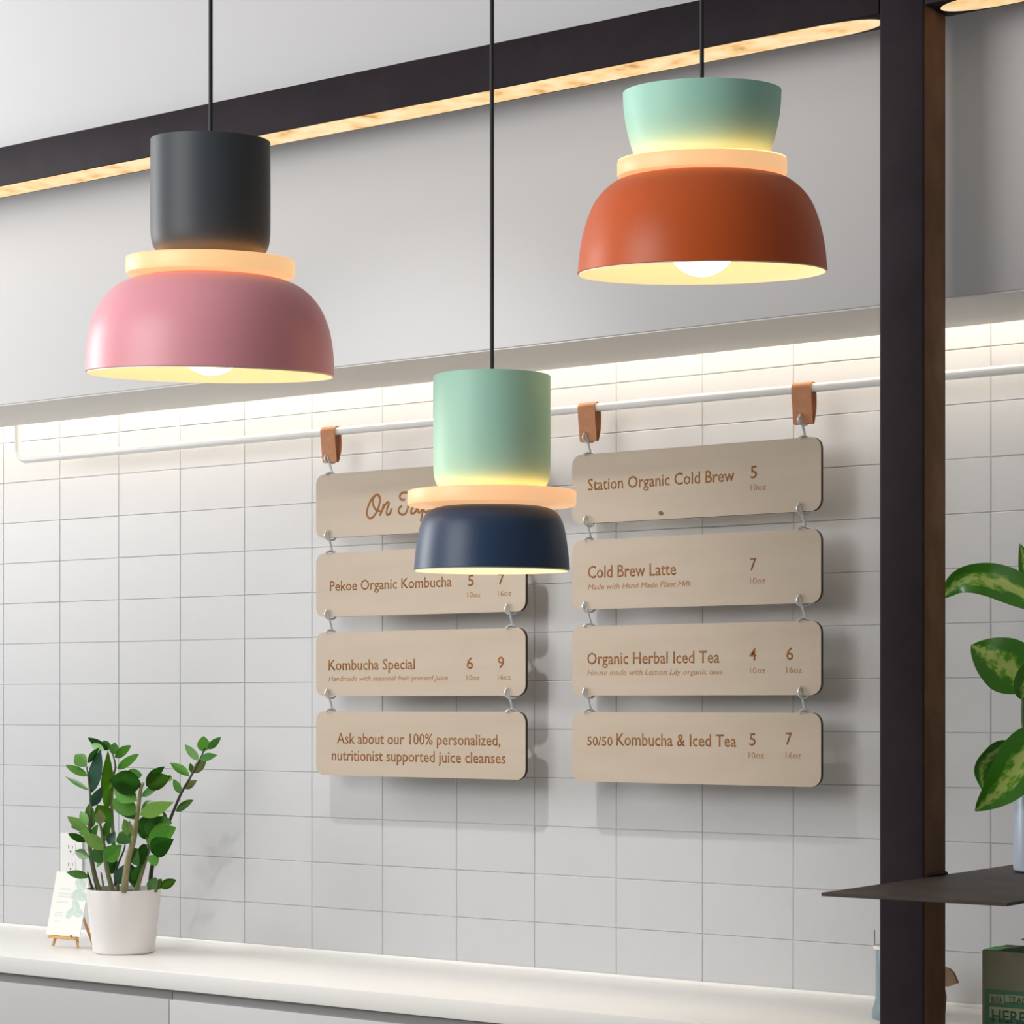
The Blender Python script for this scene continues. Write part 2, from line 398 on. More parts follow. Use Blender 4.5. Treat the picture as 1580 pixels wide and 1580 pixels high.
# a knot in the first board on the right
p = at(1020, 792, BF); b = boards[1, 0]
o = link('wood_knot', mesh_of(lathe([(0, 0.0003), (0.0045, 0.0002), (0.006, 0)], 14), 'knot', 0.9), b, [M['knot']])
o.location = Vector((p.x, BF - 0.00005, p.z)) - b.location; o.rotation_euler = (math.pi / 2, 0.4, 0); o.scale = (1, 0.7, 1)

# leather loops and S hooks
LB = CAMZ + 0.518                     # bottom of the loops
def loop_mesh(wd):
    """strap over the rail: two leaves that meet near the bottom"""
    prof = []; h = RZ - LB; r = RR + 0.0022
    for i in range(9):
        t = i / 8; prof.append((-0.0025 - (r - 0.0025) * (t ** 0.8), -h + h * t))
    for i in range(1, 12):
        a = math.pi * i / 12; prof.append((-r * math.cos(a), r * math.sin(a)))
    for i in range(9):
        t = 1 - i / 8; prof.append((0.0025 + (r - 0.0025) * (t ** 0.8) + 0.010 * math.sin(math.pi * t) * 0.5, -h + h * t))
    bm = bmesh.new(); n = len(prof); rows = []
    for i, (y, z) in enumerate(prof):
        a = prof[max(i - 1, 0)]; c = prof[min(i + 1, n - 1)]
        d = Vector((c[0] - a[0], c[1] - a[1])).normalized(); nn = Vector((-d.y, d.x)) * 0.0011
        rows.append([bm.verts.new((s, y + q * nn.x, z + q * nn.y)) for q in (1, -1) for s in (-wd / 2, wd / 2)])
    for i in range(n - 1):
        A, B = rows[i], rows[i + 1]
        for p_, q_ in ((0, 1), (1, 3), (3, 2), (2, 0)): bm.faces.new((A[p_], A[q_], B[q_], B[p_]))
    bm.faces.new((rows[0][0], rows[0][1], rows[0][3], rows[0][2])); bm.faces.new((rows[-1][0], rows[-1][1], rows[-1][3], rows[-1][2]))
    return mesh_of(bm, 'loop', 0.6)
lm = loop_mesh(0.040); lm.materials.append(M['leather'])
def hook_mesh(dist):
    """S hook in the plane across the boards: upper loop round one edge, lower loop round the next"""
    r = 0.0105; P = []
    for i in range(9):
        a = math.radians(-150 + 0 + 200 * i / 8); P.append((0, -r * math.cos(a) * 1.25, dist / 2 + r * math.sin(a)))
    Q = [(0.0, -p[1], -p[2]) for p in P][::-1]
    pts = P + [(0, 0, 0)] + Q
    return tube_mesh(spline(pts, 4), 0.0025, 8, 'hook')
hm1 = hook_mesh(0.044); hm1.materials.append(M['chrome'])
places = {0: ['leftmost on the rail', 'behind the mint and navy lamp'], 1: ['second from the post', 'next to the post']}
colname = ['left', 'right']; sidename = ['left', 'right']
short = [['On Tap', 'organic kombucha', 'kombucha special', 'juice cleanse'], ['organic cold brew', 'cold brew latte', 'herbal iced tea', 'mixed kombucha']]
for ci, x0 in enumerate(cols):
    for si in (0, 1):
        hx = x0 + (HOFF if si == 0 else BW - HOFF)
        o = link('leather_loop', lm); o.location = (hx, RYD, RZ); o.rotation_euler = (0, 0, random.uniform(-0.04, 0.04))
        tag(o, 'tan leather loop over the white rail, ' + places[ci][si], 'leather loop', 'leather loops on the white rail')
        for k in range(4):
            zb = BTOP - PITCH * k - HDROP
            zu = (LB + 0.014) if k == 0 else (BTOP - PITCH * (k - 1) - BH + HDROP)
            o = link('s_hook', hm1); o.location = (hx, BDY, (zb + zu) / 2)
            o.scale = (1, 1, ((zu - zb) + 0.003) / 0.061)
            o.rotation_euler = (0, 0, math.radians(-34 + random.uniform(-14, 14)))
            if k == 0: lab = 'steel S-hook from leather loop to the %s end of the %s board' % (sidename[si], short[ci][0])
            else: lab = 'steel S-hook joining %s and %s boards at their %s end' % (short[ci][k - 1], short[ci][k], sidename[si])
            tag(o, lab, 'hook', 'steel hooks between the menu boards')

# ------------------------------------------------------------------ pendant lamps
PT = 3.0                              # distance of the lamps along the view axis
K = PT / FPX
def lamp_glow(name, col, estr):
    m = bpy.data.materials.new(name); m.use_nodes = True; b = m.node_tree.nodes['Principled BSDF']
    b.inputs['Base Color'].default_value = srgb(190, 140, 100); b.inputs['Roughness'].default_value = 0.45
    b.inputs['Emission Color'].default_value = col; b.inputs['Emission Strength'].default_value = estr
    return m
def pendant(label, cx, ytop, ybot, cup, shade, disc, cup_col, shade_col, disc_col, tilt, bulb_z):
    """cup / shade: (radius px, photo y) down the profile; disc: (radius, y top, y bottom)"""
    base = at(cx, ybot, 1.0); a = (cx - 790) / FPX
    X, Y = (a * RX + FX) * PT, (a * RY + FY) * PT
    Zr = CAMZ + (HORIZON - ybot) * K
    root = empty('pendant_lamp', (X, Y, Zr), label, 'pendant lamp', 'three two-tone pendant lamps')
    v = Vector((X, Y, 0)).normalized()           # away from the camera
    axis = Vector((v.y, -v.x, 0))                # camera right
    root.rotation_mode = 'QUATERNION'
    root.rotation_quaternion = Matrix.Rotation(tilt, 3, axis).to_quaternion()
    zz = lambda y: (ybot - y) * K
    mc, msd, mi = mat('cup_paint', cup_col, 0.5, spec=0.35, bump=(500, 0.04)), mat('shade_paint', shade_col, 0.40, spec=0.38, bump=(500, 0.04)), mat('shade_lining', srgb(250, 240, 222), 0.6)
    th = 0.0022
    # cup: closed top, open under
    P = [(0, zz(ytop) - 0.001)] + [(cup[0][0] * K - 0.004, zz(ytop) - 0.001), (cup[0][0] * K - 0.0005, zz(ytop) - 0.0012)]
    P += [(r * K, zz(y)) for r, y in cup[1:]]
    rl = cup[-1][0] * K
    P += [(rl - 0.012, zz(cup[-1][1]) - 0.001), (0.02, zz(cup[-1][1]) - 0.001)]
    link('cup', mesh_of(lathe(P), 'cup', 0.7), root, [mc])
    # glowing disc with softened rim
    r, y0, y1 = disc; R_ = r * K; z0, z1 = zz(y1), zz(y0); bv = 0.0022
    P = [(0.02, z1), (R_ - bv, z1), (R_ - bv * 0.3, z1 - bv * 0.3), (R_, z1 - bv), (R_, z0 + bv), (R_ - bv * 0.3, z0 + bv * 0.3), (R_ - bv, z0), (0.02, z0)]
    link('glow_disc', mesh_of(lathe(P), 'disc', 0.7), root, [lamp_glow('glow_disc', disc_col, 0.78)])
    # hidden glowing ring added on top of the disc to brighten the cup
    rc = cup[-1][0] * K
    P = [(rc + 0.004, z1 + 0.0001), (rc + 0.004, z1 + 0.0006), (rc + 0.024, z1 + 0.0006), (rc + 0.024, z1 + 0.0001)]
    link('added_uplight_ring', mesh_of(lathe(P), 'ring'), root, [M['added_uplight']])
    # shade: painted outside, pale lining
    P = [(0.02, zz(shade[0][1]) + 0.001, 0)] + [(q * K, zz(y), 0) for q, y in shade]
    P += [(shade[-1][0] * K, 0.0, 0), (shade[-1][0] * K - th * 0.7, -0.0006, 1), (shade[-1][0] * K - th, 0.0, 1)]
    P += [(max(q * K - th, 0.02), zz(y) - th, 1) for q, y in shade[::-1]] + [(0.02, zz(shade[0][1]) - th, 1)]
    link('shade', mesh_of(lathe(P), 'shade', 0.7), root, [msd, mi])
    # neck that joins cup, disc and shade
    P = [(0, zz(cup[-1][1]) + 0.004), (0.03, zz(cup[-1][1]) + 0.004), (0.03, zz(shade[0][1]) - 0.03), (0.014, zz(shade[0][1]) - 0.032), (0, zz(shade[0][1]) - 0.032)]
    link('lamp_holder', mesh_of(lathe(P, 48), 'holder', 0.6), root, [M['white_metal']])
    # frosted globe bulb
    rb = 0.048; zc = bulb_z + rb
    P = [(rb * math.sin(math.pi * i / 24), zc - rb * math.cos(math.pi * i / 24)) for i in range(19)]
    P += [(0.015, zc + rb * 1.05), (0.014, zz(shade[0][1]) - 0.034)]
    link('bulb', mesh_of(lathe(P, 48), 'bulb', 0.9), root, [M['bulb']])
    # cable to a ceiling canopy, plumb whatever the shade's lean
    inv = root.rotation_quaternion.inverted()
    top = Vector((0, 0, zz(ytop)))
    wtop = root.rotation_quaternion @ top
    ctop = inv @ Vector((wtop.x, wtop.y, CEIL - Zr))
    link('cable', tube_mesh([top - Vector((0, 0, 0.004)), top + (ctop - top) * 0.3, top + (ctop - top) * 0.6, ctop], 0.0028, 10), root, [M['cable']])
    link('cable_grip', mesh_of(lathe([(0, -0.002), (0.005, -0.002), (0.005, 0.004), (0.0028, 0.006)], 24), 'grip', 0.6), root, [M['cable']]).location = top
    cn = link('ceiling_canopy', mesh_of(lathe([(0, 0), (0.05, 0), (0.05, -0.018), (0.044, -0.024), (0, -0.024)], 48), 'canopy', 0.6), root, [M['white_metal']])
    cn.location = ctop; cn.rotation_mode = 'QUATERNION'; cn.rotation_quaternion = inv
    return root
M['added_uplight'] = lamp_glow('added_uplight', srgb(255, 172, 98), 4.2)
M['bulb'] = lamp_glow('bulb', srgb(255, 220, 166), 8.0)
def smooth_prof(c, n=4):
    return [(p.x, p.y) for p in spline([Vector((a, b, 0)) for a, b in c], n)]
pendant('pendant lamp with dark grey cylinder above a wide pink dome shade', 325, 222, 577,
        [(91, 222), (91, 224), (91.5, 300)] + smooth_prof([(91.5, 350), (91, 368), (88, 383), (80, 398)]),
        smooth_prof([(98, 430), (122, 436), (146, 449), (168, 473), (182, 505), (188.5, 540), (190.5, 577)]), (129, 402, 428),
        srgb(60, 65, 70), srgb(224, 150, 160), srgb(255, 205, 146), math.radians(4.6), -0.002)
pendant('small pendant lamp with mint green cylinder above a navy blue shade', 759, 580, 879,
        [(90, 580), (90.5, 582), (90.5, 650)] + smooth_prof([(90.5, 715), (89.5, 733), (86, 746), (78, 757)]),
        smooth_prof([(80, 783), (96, 788), (106, 799), (112, 816), (117, 845), (120.5, 879)]), (130, 758, 781),
        srgb(172, 220, 199), srgb(42, 64, 94), srgb(255, 198, 146), math.radians(1.0), 0.006)
pendant('pendant lamp with flared mint green cup above a wide burnt orange dome', 1083, 146, 420,
        [(121, 146), (121, 148)] + smooth_prof([(120.5, 165), (118.5, 185), (114, 208), (108, 230), (101, 249)]),
        smooth_prof([(106, 275), (130, 281), (150, 295), (167, 316), (180, 348), (188, 384), (192, 420)]), (130, 251, 275),
        srgb(170, 224, 204), srgb(206, 90, 34), srgb(255, 200, 142), math.radians(5.5), -0.006)

# ------------------------------------------------------------------ potted plant on the worktop
def leaf_green(name, c1, c2, rough=0.32):
    return mat(name, c1, rough, spec=0.5, noise=((30, 30, 30), c2, 3, 0.35, 0.65))
GREENS = [leaf_green('leaf_mid', srgb(72, 138, 36), srgb(100, 164, 58)), leaf_green('leaf_dark', srgb(54, 118, 34), srgb(80, 146, 54)),
          leaf_green('leaf_light', srgb(112, 160, 60), srgb(136, 178, 84)), leaf_green('leaf_lime', srgb(118, 176, 20), srgb(98, 156, 24)),
          leaf_green('leaf_blue', srgb(96, 138, 118), srgb(72, 118, 96)), leaf_green('leaf_pale', srgb(160, 170, 112), srgb(122, 142, 74))]
def unit_leaf(tipness, fold, droop):
    bm = bmesh.new(); n = 8; rows = []
    for i in range(n + 1):
        t = i / n
        wv = math.sin(math.pi * min(1, t ** 0.85)) ** tipness if 0 < t < 1 else 0
        z = -droop * t * t
        c = bm.verts.new((t, 0, z)) ; 
        if wv < 0.02: rows.append([c])
        else:
            l = bm.verts.new((t, 0.5 * wv, z + fold * wv)); r = bm.verts.new((t, -0.5 * wv, z + fold * wv)); rows.append([l, c, r])
    for i in range(n):
        a, b = rows[i], rows[i + 1]
        if len(a) == 1: bm.faces.new((a[0], b[0], b[1])); bm.faces.new((a[0], b[1], b[2]))
        elif len(b) == 1: bm.faces.new((a[0], b[0], a[1])); bm.faces.new((a[1], b[0], a[2]))
        else:
            bm.faces.new((a[0], b[0], b[1], a[1])); bm.faces.new((a[1], b[1], b[2], a[2]))
    g = bmesh.ops.solidify(bm, geom=bm.faces[:], thickness=0.006)
    return mesh_of(bm, 'leaf', 1.2)
LEAFM = {}
def leaf_mesh(v, mi):
    if (v, mi) not in LEAFM:
        me = unit_leaf([0.85, 1.0, 0.75][v], [0.10, 0.16, 0.06][v], [0.06, 0.14, 0.02][v]); me.materials.append(GREENS[mi]); LEAFM[v, mi] = me
    return LEAFM[v, mi]
PCY = 3.562                            # depth of the pot's axis
pc = at(191, 1470, PCY); PCX = pc.x
plant = empty('potted_plant', (PCX, PCY, COUNTER_Z + 0.0004), 'green plant with glossy leaves in a white pot on the worktop', 'potted plant')
M['pot'] = mat('pot', srgb(226, 222, 220), 0.32, spec=0.5)
M['soil'] = mat('soil', srgb(54, 42, 34), 0.95, bump=(90, 0.6))
M['stem'] = mat('stem', srgb(104, 112, 66), 0.5, noise=((30, 30, 14), srgb(78, 84, 46), 3, 0.3, 0.7))
M['stem_tan'] = mat('stem_tan', srgb(150, 142, 104), 0.5, noise=((30, 30, 14), srgb(120, 116, 76), 3, 0.3, 0.7))
M['stem_dark'] = mat('stem_dark', srgb(66, 58, 40), 0.5, noise=((30, 30, 14), srgb(48, 44, 30), 3, 0.3, 0.7))
PH = 0.142
P = [(0, 0), (0.064, 0), (0.068, 0.003), (0.0835, PH - 0.001), (0.0830, PH), (0.0805, PH), (0.080, PH - 0.012), (0, PH - 0.014)]
link('pot', mesh_of(lathe(P, 72), 'pot', 0.6), plant, [M['pot']])
link('soil', mesh_of(lathe([(0, PH - 0.006), (0.04, PH - 0.007), (0.0795, PH - 0.011)], 48), 'soil', 0.9), plant, [M['soil']])
def pp(x, y, dy=0.0):
    return at(60 + x / 5.267, 1120 + y / 5.267, PCY + dy)
stems = [  # control points in the photo, depth offset at base and tip, radius base/tip, material
 ([(490, 1345), (450, 1200), (415, 1000), (408, 850), (420, 650), (412, 500), (390, 335)], -0.02, -0.03, 0.0062, 0.0018, 'stem'),
 ([(440, 1345), (415, 1260), (395, 1185)], -0.03, -0.04, 0.0035, 0.0015, 'stem_dark'),
 ([(600, 1345), (550, 1150), (525, 950), (505, 830), (490, 770)], -0.045, -0.06, 0.0058, 0.002, 'stem'),
 ([(640, 1345), (610, 1000), (592, 650), (605, 420), (622, 330), (600, 225)], 0.03, 0.02, 0.005, 0.0016, 'stem'),
 ([(690, 1348), (725, 1100), (775, 900), (803, 700), (828, 520), (850, 465)], -0.055, -0.075, 0.0082, 0.0026, 'stem_tan'),
 ([(900, 1340), (925, 1120), (1000, 900), (1062, 770), (1150, 560), (1230, 420), (1310, 270), (1350, 180)], 0.02, 0.05, 0.0052, 0.0014, 'stem_dark'),
 ([(790, 1345), (850, 1150), (893, 1000), (872, 900)], -0.03, -0.05, 0.0055, 0.002, 'stem'),
 ([(530, 1345), (505, 1190)], 0.02, 0.02, 0.0035, 0.0016, 'stem_tan'),
 ([(620, 1300), (625, 1180), (690, 1010), (700, 960)], 0.0, 0.0, 0.003, 0.0014, 'stem_dark'),
 ([(950, 1345), (965, 1250)], -0.02, -0.03, 0.004, 0.002, 'stem'),
]
for cp, d0, d1, r0, r1, mm in stems:
    n = len(cp); Q = []
    for i, (x, y) in enumerate(cp):
        q = pp(x, y, d0 + (d1 - d0) * i / (n - 1)); 
        Q.append(q - plant.location)
    sp = spline(Q, 5); m_ = len(sp)
    link('stem', tube_mesh(sp, [r0 + (r1 - r0) * i / (m_ - 1) for i in range(m_)], 8), plant, [M[mm]])
leaves = [  # base, tip, width in photo units, depth, green
 (390,330,285,225,85,-.03,0),(395,410,215,315,48,-.03,0),(412,525,210,408,30,-.03,1),(398,300,490,175,48,-.03,1),(428,545,500,190,120,-.02,4),(430,655,515,495,70,-.02,4),
 (405,862,225,730,62,-.03,2),(402,800,330,690,64,-.04,0),(410,852,250,815,28,-.02,1),(380,945,235,870,44,-.03,0),(412,1072,285,1010,54,-.03,0),(425,835,408,630,86,-.02,1),(415,870,320,865,36,-.05,0),
 (410,1230,220,1185,46,-.035,0),(410,960,480,800,70,-.01,1),
 (525,1008,365,868,84,-.06,2),(532,1105,425,1005,84,-.05,1),(540,1095,665,970,104,-.055,0),(498,800,490,680,84,-.06,5),(520,905,605,715,54,-.05,1),(525,940,570,820,60,-.03,3),(560,960,620,860,60,-.03,4),(520,1110,470,1110,60,-.04,0),
 (552,700,562,195,96,.02,3),(570,780,470,640,110,.01,3),(635,352,815,225,52,.03,0),(615,255,750,160,56,.03,0),(600,235,620,130,74,.02,1),(560,200,395,92,48,.01,1),(530,195,420,150,44,.0,0),(580,190,520,120,50,.03,1),(600,470,560,480,60,.02,3),
 (838,480,568,440,150,-.075,0),(800,610,590,470,135,-.07,0),(785,720,598,590,110,-.075,0),(782,760,600,615,70,-.06,1),(866,462,1020,330,62,-.07,0),(868,482,1065,415,92,-.075,2),(832,575,990,470,46,-.07,1),(818,725,1088,622,82,-.08,2),(830,680,945,620,62,-.06,1),(742,955,645,855,112,-.07,1),(748,900,690,755,78,-.06,2),(760,890,735,765,34,-.08,5),(700,400,840,400,70,-.05,1),
 (1338,212,1338,82,96,.05,0),(1372,190,1480,90,48,.05,0),(1300,285,1185,150,54,.045,0),(1310,272,1447,235,48,.04,1),(1262,385,1362,255,62,.045,5),(1225,412,1062,290,58,.04,0),(1190,512,1282,440,52,.045,5),(1158,552,1090,430,54,.04,0),(1112,690,1255,602,52,.035,2),(1040,772,1010,690,28,.03,1),(1080,440,1030,410,40,.03,2),(1250,390,1230,300,40,.05,0),
 (888,955,1112,825,135,-.05,0),(872,882,1015,735,124,-.04,1),(808,872,935,735,110,-.03,1),(908,1022,1082,928,116,-.05,1),(880,965,795,1140,124,-.05,1),(895,1112,972,1060,74,-.05,0),(835,1135,755,985,124,-.04,1),(820,900,905,820,90,-.02,0),(850,790,960,740,80,-.02,1),(930,790,1080,790,80,-.03,0),
 (985,1312,1115,1252,56,-.03,2),(945,1335,992,1238,84,-.025,1),(905,1330,950,1230,80,.0,1),(560,1200,630,1070,100,.02,1),(800,1330,740,1110,90,.01,1),(640,1290,690,1130,90,-.02,4),(760,1260,840,1130,80,-.04,1),
]
for x0, y0, x1, y1, wd, dy, gi in leaves:
    a = pp(x0, y0, dy); L0 = math.hypot(x1 - x0, y1 - y0)
    tilt = random.uniform(-0.012, 0.012)
    b_ = pp(x1, y1, dy + tilt)
    d = (b_ - a); ln = d.length; d.normalize()
    view = Vector((-FX, -FY, -0.05)).normalized()
    nrm = (view + Vector((random.uniform(-.35, .35), random.uniform(-.35, .35), random.uniform(0.0, .55))))
    nrm = (nrm - d * nrm.dot(d)).normalized()
    side = nrm.cross(d).normalized()
    wm = wd / L0 * (pp(x1, y1) - pp(x0, y0)).length * (1.1 if wd < 120 else 0.95)
    Mx = Matrix((d * ln, side * wm, nrm * wm)).transposed().to_4x4()
    o = link('leaf', leaf_mesh(random.randrange(3), gi), plant); Mx.translation = a - plant.location
    o.matrix_local = Mx

# ------------------------------------------------------------------ card on a little easel, wall outlet
EY = 3.545
M['easel_wood'] = mat('easel_wood', srgb(222, 178, 118), 0.5, noise=((20, 20, 120), srgb(206, 156, 96), 4, 0.3, 0.7))
M['card'] = mat('card', srgb(238, 238, 232), 0.7)
M['card_print'] = mat('card_print', srgb(222, 224, 220), 0.8)
M['card_green'] = mat('card_green', srgb(190, 212, 202), 0.8, noise=((60, 60, 60), srgb(214, 226, 220), 4, 0.3, 0.7))
ec = at(100, 1460, EY)
es = empty('mini_easel', (ec.x, EY, COUNTER_Z), 'tiny wooden easel standing left of the plant pot', 'easel')
LEAN = math.radians(13)
def lean(x, z, off=0.0):               # point on the leaning plane of the easel
    return Vector((x, z * math.sin(LEAN) - off * math.cos(LEAN), z * math.cos(LEAN) - off * math.sin(LEAN) * 0 + 0.0))
for sx in (-1, 1):
    link('leg', tube_mesh([lean(sx * 0.040, 0.0025), lean(sx * 0.024, 0.07), lean(sx * 0.010, 0.12)], 0.0034, 8), es, [M['easel_wood']])
link('rear_leg', tube_mesh([Vector((0.012, 0.075, 0.003)), lean(0.004, 0.112, -0.006)], 0.0034, 8), es, [M['easel_wood']])
bm = bmesh.new(); box(bm, -0.044, 0.044, -0.012, 0.002, 0.021, 0.027, 0.001, 1)
link('ledge', mesh_of(bm, 'ledge'), es, [M['easel_wood']])
link('peg', tube_mesh([Vector((0.034, -0.013, 0.0275)), Vector((0.034, -0.013, 0.033))], 0.0025, 8), es, [M['leather']])
cdl = empty('menu_card', (ec.x, EY, COUNTER_Z + 0.0272), 'white printed card with pale green leaves on the tiny easel', 'card')
cdl.rotation_euler = (-LEAN, 0, 0)
bm = bmesh.new(); box(bm, -0.054, 0.054, -0.0065, -0.0045, 0, 0.145)
link('sheet', mesh_of(bm, 'sheet'), cdl, [M['card']])
for i, (zz_, x0, x1) in enumerate([(0.104, -0.034, 0.0), (0.094, -0.036, 0.004), (0.087, -0.036, 0.008), (0.074, -0.038, -0.002), (0.05, -0.038, -0.012), (0.043, -0.038, -0.010), (0.030, -0.036, -0.016)]):
    box_obj('printed_line', x0, x1, -0.0068, -0.0064, zz_, zz_ + 0.0028, M['card_print'], cdl)
for (x, z, rr, rot) in ((0.03, 0.118, 0.020, 0.5), (0.022, 0.096, 0.018, -0.5), (0.038, 0.092, 0.018, 0.2), (0.026, 0.070, 0.017, 0.9), (0.012, 0.052, 0.016, -0.8), (0.036, 0.054, 0.017, 0.1)):
    o = link('printed_leaf', mesh_of(lathe([(0, 0.0003), (rr, 0.0002), (rr, 0)], 16), 'blot'), cdl, [M['card_green']])
    o.location = (x, -0.0066, z); o.rotation_euler = (math.pi / 2, rot, 0); o.scale = (1, 0.6, 1)

oc = at(112, 1322, WALL)
out = empty('wall_outlet', (oc.x, WALL - 0.0004, oc.z), 'white double power socket on the tiles behind the plant', 'outlet')
link('face_plate', mesh_of(rounded_plate(-0.037, 0.037, -0.058, 0.058, -0.005, 0.0, 0.005), 'plate', 0.5), out, [M['white_metal'], M['white_metal']])
for dz in (0.021, -0.021):
    r_ = link('receptacle', mesh_of(rounded_plate(-0.017, 0.017, -0.0145, 0.0145, -0.0062, -0.004, 0.010), 'receptacle', 0.5), out, [M['white_metal'], M['white_metal']])
    r_.location = (0, 0, dz)
    for x, z, hh in ((-0.0065, 0.003, 0.0042), (0.0065, 0.003, 0.0036)):
        box_obj('slot', x - 0.0012, x + 0.0012, -0.0064, -0.006, z - hh, z + hh, M['dark_gap'], r_)
    g_ = link('ground_hole', mesh_of(lathe([(0, 0.0002), (0.0026, 0.0002), (0.0026, 0)], 12), 'hole'), r_, [M['dark_gap']])
    g_.location = (0, -0.0062, -0.008); g_.rotation_euler = (math.pi / 2, 0, 0)

# ------------------------------------------------------------------ vase with leafy plant on the shelf
VX, VY = at(1601, 1340, 3.455).x, 3.455
vase = empty('vase_plant', (VX, VY, SHZ), 'leafy variegated plant in a pale blue cylinder vase on the steel shelf', 'potted plant')
M['vase'] = mat('vase', srgb(176, 190, 208), 0.35)
M['rubber'] = mat('rubber', srgb(30, 28, 28), 0.8)
P = [(0, 0.003), (0.037, 0.003), (0.0385, 0.005), (0.0385, 0.128), (0.0375, 0.130), (0.0355, 0.129), (0.035, 0.02), (0, 0.02)]
link('vase', mesh_of(lathe(P, 64), 'vase', 0.6), vase, [M['vase']])
link('foot_ring', mesh_of(lathe([(0, 0), (0.036, 0), (0.037, 0.003), (0, 0.003)], 48), 'foot', 0.6), vase, [M['rubber']])
def varieg():
    m = bpy.data.materials.new('variegated_leaf'); m.use_nodes = True; nt = m.node_tree; b = nt.nodes['Principled BSDF']; L = nt.links.new
    uv = nt.nodes.new('ShaderNodeUVMap'); sp = nt.nodes.new('ShaderNodeSeparateXYZ'); L(uv.outputs[0], sp.inputs[0])
    sub = nt.nodes.new('ShaderNodeMath'); sub.operation = 'SUBTRACT'; L(sp.outputs[0], sub.inputs[0]); sub.inputs[1].default_value = 0.5
    ab = nt.nodes.new('ShaderNodeMath'); ab.operation = 'ABSOLUTE'; L(sub.outputs[0], ab.inputs[0])
    mp = nt.nodes.new('ShaderNodeMapping'); mp.inputs['Scale'].default_value = (5, 7, 1); L(uv.outputs[0], mp.inputs[0])
    n = nt.nodes.new('ShaderNodeTexNoise'); n.inputs['Scale'].default_value = 1.6; n.inputs['Detail'].default_value = 6; L(mp.outputs[0], n.inputs['Vector'])
    mu = nt.nodes.new('ShaderNodeMath'); mu.operation = 'MULTIPLY_ADD'; L(ab.outputs[0], mu.inputs[0]); mu.inputs[1].default_value = -1.5; L(n.outputs[0], mu.inputs[2])
    cr = nt.nodes.new('ShaderNodeValToRGB'); e = cr.color_ramp.elements
    e[0].position = 0.16; e[0].color = srgb(66, 138, 26); e[1].position = 0.42; e[1].color = srgb(196, 222, 120)
    x = cr.color_ramp.elements.new(0.28); x.color = srgb(120, 184, 48)
    L(mu.outputs[0], cr.inputs[0]); L(cr.outputs[0], b.inputs['Base Color']); b.inputs['Roughness'].default_value = 0.35
    return m
M['varieg'] = varieg()
def big_leaf(path, width, roll=0.0, sharp=0.9, name='leaf', wave=0.0):
    """path of world points from base to tip"""
    sp = spline(path, 6); n = len(sp); bm = bmesh.new(); uvl = bm.loops.layers.uv.new('UVMap'); rows = []; uvs = {}
    view = Vector((-FX, -FY, 0.0))
    for i, p in enumerate(sp):
        t = i / (n - 1)
        d = (sp[min(i + 1, n - 1)] - sp[max(i - 1, 0)]).normalized()
        nr = view - d * view.dot(d); nr.normalize(); nr = Matrix.Rotation(roll, 3, d) @ nr
        s = nr.cross(d).normalized()
        wv = width * (max(0.0, math.sin(math.pi * (t ** 0.75))) ** sharp) * 0.5 + 0.0008
        row = []
        for k in range(-3, 4):
            u = k / 3
            v = bm.verts.new(p - vase.location + s * (u * wv) + nr * (0.22 * wv * abs(u) + wave * math.sin(t * 9 + u * 2) * abs(u) * wv))
            uvs[v] = (0.5 + u / 2, t); row.append(v)
        rows.append(row)
    for i in range(n - 1):
        for k in range(6):
            bm.faces.new((rows[i][k], rows[i][k + 1], rows[i + 1][k + 1], rows[i + 1][k]))
    bmesh.ops.recalc_face_normals(bm, faces=bm.faces[:])
    for f in bm.faces:
        for l in f.loops: l[uvl].uv = uvs[l.vert]
    bmesh.ops.solidify(bm, geom=bm.faces[:], thickness=0.0008)
    o = link(name, mesh_of(bm, 'leaf', 1.2), vase, [M['varieg']])
    return o
def vp(x, y, dy=0.0): return at(1440 + x / 3.435, 820 + y / 3.435, VY + dy)
U = 1 / 3.435 / FPX * 3.66            # metres per unit of that crop
big_leaf([vp(620, 420, 0.0), vp(480, 330, -0.01), (vp(300, 262, -0.02)), vp(150, 262, -0.02), vp(42, 350, -0.02)], 185 * U, 0.2, 0.65, wave=0.12)
big_leaf([vp(520, 830, -0.01), vp(420, 740, -0.02), vp(310, 665, -0.03), vp(200, 603, -0.03)], 300 * U, 0.1, 0.8)
big_leaf([vp(470, 890, -0.03), vp(500, 780, -0.05), vp(590, 660, -0.06), vp(660, 590, -0.06)], 150 * U, 0.2, 0.9)
big_leaf([vp(600, 1040, -0.03), vp(490, 1180, -0.06), vp(375, 1345, -0.07), vp(222, 1482, -0.07)], 250 * U, 0.1, 0.8)
big_leaf([vp(420, 1120, 0.03), vp(320, 1170, 0.03), vp(255, 1260, 0.02), vp(262, 1375, 0.01)], 110 * U, -0.3, 0.7, wave=0.25)
big_leaf([vp(520, 330, 0.02), vp(495, 230, 0.02), vp(480, 140, 0.02), vp(460, 66, 0.02)], 90 * U, 0.3, 0.9)
big_leaf([vp(540, 700, 0.0), vp(680, 560, 0.02), vp(800, 500, 0.03), vp(900, 560, 0.03)], 200 * U, 0.2, 0.9)
big_leaf([vp(560, 1000, 0.0), vp(700, 950, 0.0), vp(820, 1020, 0.0), vp(900, 1150, 0.0)], 220 * U, 0.2, 0.9)
M['cane'] = mat('cane', srgb(52, 92, 34), 0.45, noise=((30, 30, 60), srgb(38, 72, 26), 3, 0.3, 0.7))
vz = Vector((0, 0, 0))
